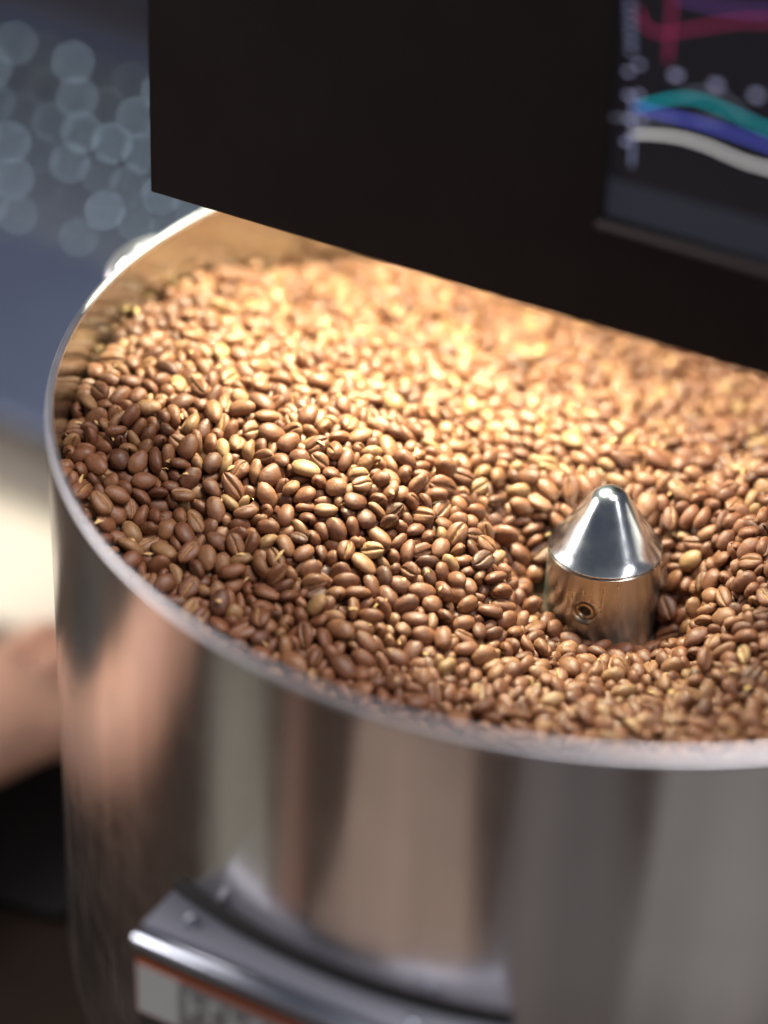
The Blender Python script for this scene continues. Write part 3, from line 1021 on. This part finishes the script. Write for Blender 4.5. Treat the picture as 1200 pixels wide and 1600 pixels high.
tag(stand, 'dark wedge stand holding up the laptop', 'stand')
for x0 in (-0.17, 0.10):
    bm = bmesh.new()
    prof_ = [(0.005, LO[2] - 0.0165), (0.235, LO[2] - 0.0165 + 0.230 * math.tan(LT)), (0.225, TZ), (0.0, TZ)]
    prof_[0] = (0.01, LO[2] + 0.01 * math.tan(LT) - 0.0156)
    prof_[1] = (0.215, LO[2] + 0.215 * math.tan(LT) - 0.0156)
    vv = [[bm.verts.new(LO * [1, 1, 0] + LX * (x0 + dx) + LH * h + MZ * z) for h, z in prof_] for dx in (0, 0.02)]
    bm.faces.new(vv[0]); bm.faces.new(vv[1])
    for k in range(4):
        bm.faces.new((vv[0][k], vv[0][(k + 1) % 4], vv[1][(k + 1) % 4], vv[1][k]))
    bm_obj('stand_leg', bm, MAT_DARK, stand)

# cream notebook on the table between laptop and hand
MAT_PAPER = simple_mat('cream_paper', (0.62, 0.54, 0.47), 0.7, 0, 0.3, noise=0.04, nscale=12)
NX = np.array([math.cos(0.2), -math.sin(0.2), 0]); NY = np.array([math.sin(0.2), math.cos(0.2), 0])
book = empty('notebook', (-0.36, 0.28, TZ))
tag(book, 'cream notebook lying open on the table below the laptop', 'notebook')
frame_box('page_block', (NX, NY, MZ), (-0.34, 0.265, TZ), (-0.03, -0.05, 0.0005), (0.115, 0.19, 0.012), MAT_PAPER, book, 0.001)

# thin black strip on the table under the hand
MAT_TABLE_STRIP = simple_mat('plain_black', (0.012, 0.011, 0.011), 0.6)
strip_o = frame_box('table_strip', (NX, NY, MZ), (-0.36, 0.02, TZ), (-0.16, 0.015, 0.0005), (0.14, 0.110, 0.006), MAT_TABLE_STRIP, None, 0.001)
tag(strip_o, 'thin black strip on the table under the hand', 'mat')

# unseen slabs added round the drum only for its wall to mirror
def lay(name, label, cat, cen, direction, length, width, thick, color, rough, noise=0.15, nscale=14):
    d = np.array([direction[0], direction[1], 0.0]); d /= np.linalg.norm(d)
    w = np.array([-d[1], d[0], 0])
    o = frame_box(name, (d, w, MZ), (cen[0], cen[1], TZ), (-length / 2, -width / 2, 0.0006), (length / 2, width / 2, thick),
                  simple_mat(name + '_surface', color, rough, 0, 0.3, noise=noise, nscale=nscale, bump=0.3, bscale=300), None, min(0.002, thick / 3))
    return tag(o, label, cat)


lay('mirror_slab_green', 'unseen grey green slab added beside the drum to be mirrored', 'napkin', (-0.385, -0.245), (-1, -0.22), 0.30, 0.088, 0.008, (0.20, 0.20, 0.17), 0.85)
lay('mirror_slab_red', 'unseen narrow reddish slab added before the drum to be mirrored', 'paddle', (-0.350, -0.335), (-0.8, -0.5), 0.28, 0.036, 0.010, (0.17, 0.095, 0.07), 0.6)
lay('mirror_slab_brown', 'unseen wide pale brown slab added before the drum to be mirrored', 'board', (-0.232, -0.452), (-0.52, -0.85), 0.34, 0.185, 0.014, (0.26, 0.20, 0.165), 0.6)
lay('mirror_slab_dark', 'unseen dark grey slab added before the drum to be mirrored', 'tray', (-0.02, -0.54), (-0.12, -0.99), 0.36, 0.165, 0.010, (0.105, 0.098, 0.10), 0.6)
lay('mirror_slab_grey', 'unseen light grey slab added before the drum to be mirrored', 'towel', (0.195, -0.50), (0.35, -0.93), 0.34, 0.20, 0.012, (0.18, 0.178, 0.178), 0.9)

# ------------------------------------------------------------------ person: bare forearm and hand behind the drum
MAT_SKIN, nt, b = node_mat('skin')
b.inputs['Base Color'].default_value = (0.72, 0.41, 0.29, 1)
b.inputs['Roughness'].default_value = 0.5
b.inputs['Subsurface Weight'].default_value = 0.15
b.inputs['Subsurface Radius'].default_value = (0.01, 0.004, 0.002)
nz = N(nt, 'ShaderNodeTexNoise', Scale=40.0, Detail=5.0)
bp = N(nt, 'ShaderNodeBump', Strength=0.15, Distance=0.001)
nt.links.new(nz.outputs['Fac'], bp.inputs['Height'])
nt.links.new(bp.outputs['Normal'], b.inputs['Normal'])
wrist = np.array([-0.303, 0.048, -0.258])
arm_dir = np.array([0.62, 0.78, 0.0]); arm_dir /= np.linalg.norm(arm_dir)
side = np.array([arm_dir[1], -arm_dir[0], 0])
sv, se, srad = [], [], []


def chain(pts, radii, root=None):
    prev = root
    for p, r in zip(pts, radii):
        sv.append(tuple(p)); srad.append(r)
        if prev is not None:
            se.append((prev, len(sv) - 1))
        prev = len(sv) - 1
    return prev


chain([wrist - arm_dir * 0.30 + [0, 0, 0.03], wrist - arm_dir * 0.22 + [0, 0, 0.012], wrist - arm_dir * 0.12 + [0, 0, 0.004], wrist - arm_dir * 0.03, wrist],
      [(0.046, 0.046), (0.047, 0.045), (0.040, 0.038), (0.032, 0.027), (0.031, 0.025)])
w_i = 4
palm = chain([wrist + arm_dir * 0.04, wrist + arm_dir * 0.075], [(0.038, 0.019), (0.040, 0.016)], w_i)
for k, (s, ln) in enumerate(((-0.030, 0.80), (-0.010, 0.98), (0.011, 1.0), (0.031, 0.85))):
    b0 = wrist + arm_dir * 0.085 + side * s
    chain([b0, b0 + arm_dir * 0.030 * ln + [0, 0, 0.003], b0 + arm_dir * 0.055 * ln + [0, 0, -0.008], b0 + arm_dir * 0.070 * ln + [0, 0, -0.020]],
          [(0.0105, 0.010), (0.0095, 0.009), (0.0088, 0.0083), (0.0075, 0.007)], palm)
t0_ = wrist + arm_dir * 0.030 - side * 0.034
chain([t0_, t0_ + arm_dir * 0.03 - side * 0.016 + [0, 0, -0.005], t0_ + arm_dir * 0.055 - side * 0.020 + [0, 0, -0.010]],
      [(0.014, 0.013), (0.011, 0.010), (0.009, 0.008)], w_i + 1)
me = bpy.data.meshes.new('body')
me.from_pydata(sv, se, [])
tmp = bpy.data.objects.new('body', me)
COL.objects.link(tmp)
mod = tmp.modifiers.new('skin', 'SKIN')
if not me.skin_vertices:
    bpy.context.view_layer.objects.active = tmp
    bpy.ops.mesh.customdata_skin_add()
for v, r in zip(me.skin_vertices[0].data, srad):
    v.radius = r
    v.use_root = False
me.skin_vertices[0].data[0].use_root = True
tmp.modifiers.new('sub', 'SUBSURF').levels = 2
bpy.context.view_layer.update()
dg = bpy.context.evaluated_depsgraph_get()
body_me = bpy.data.meshes.new_from_object(tmp.evaluated_get(dg))
bpy.data.objects.remove(tmp)
person = mesh_obj('person', body_me, MAT_SKIN, None, True)
tag(person, 'bare forearm and hand of a person resting on the table behind the drum', 'person')
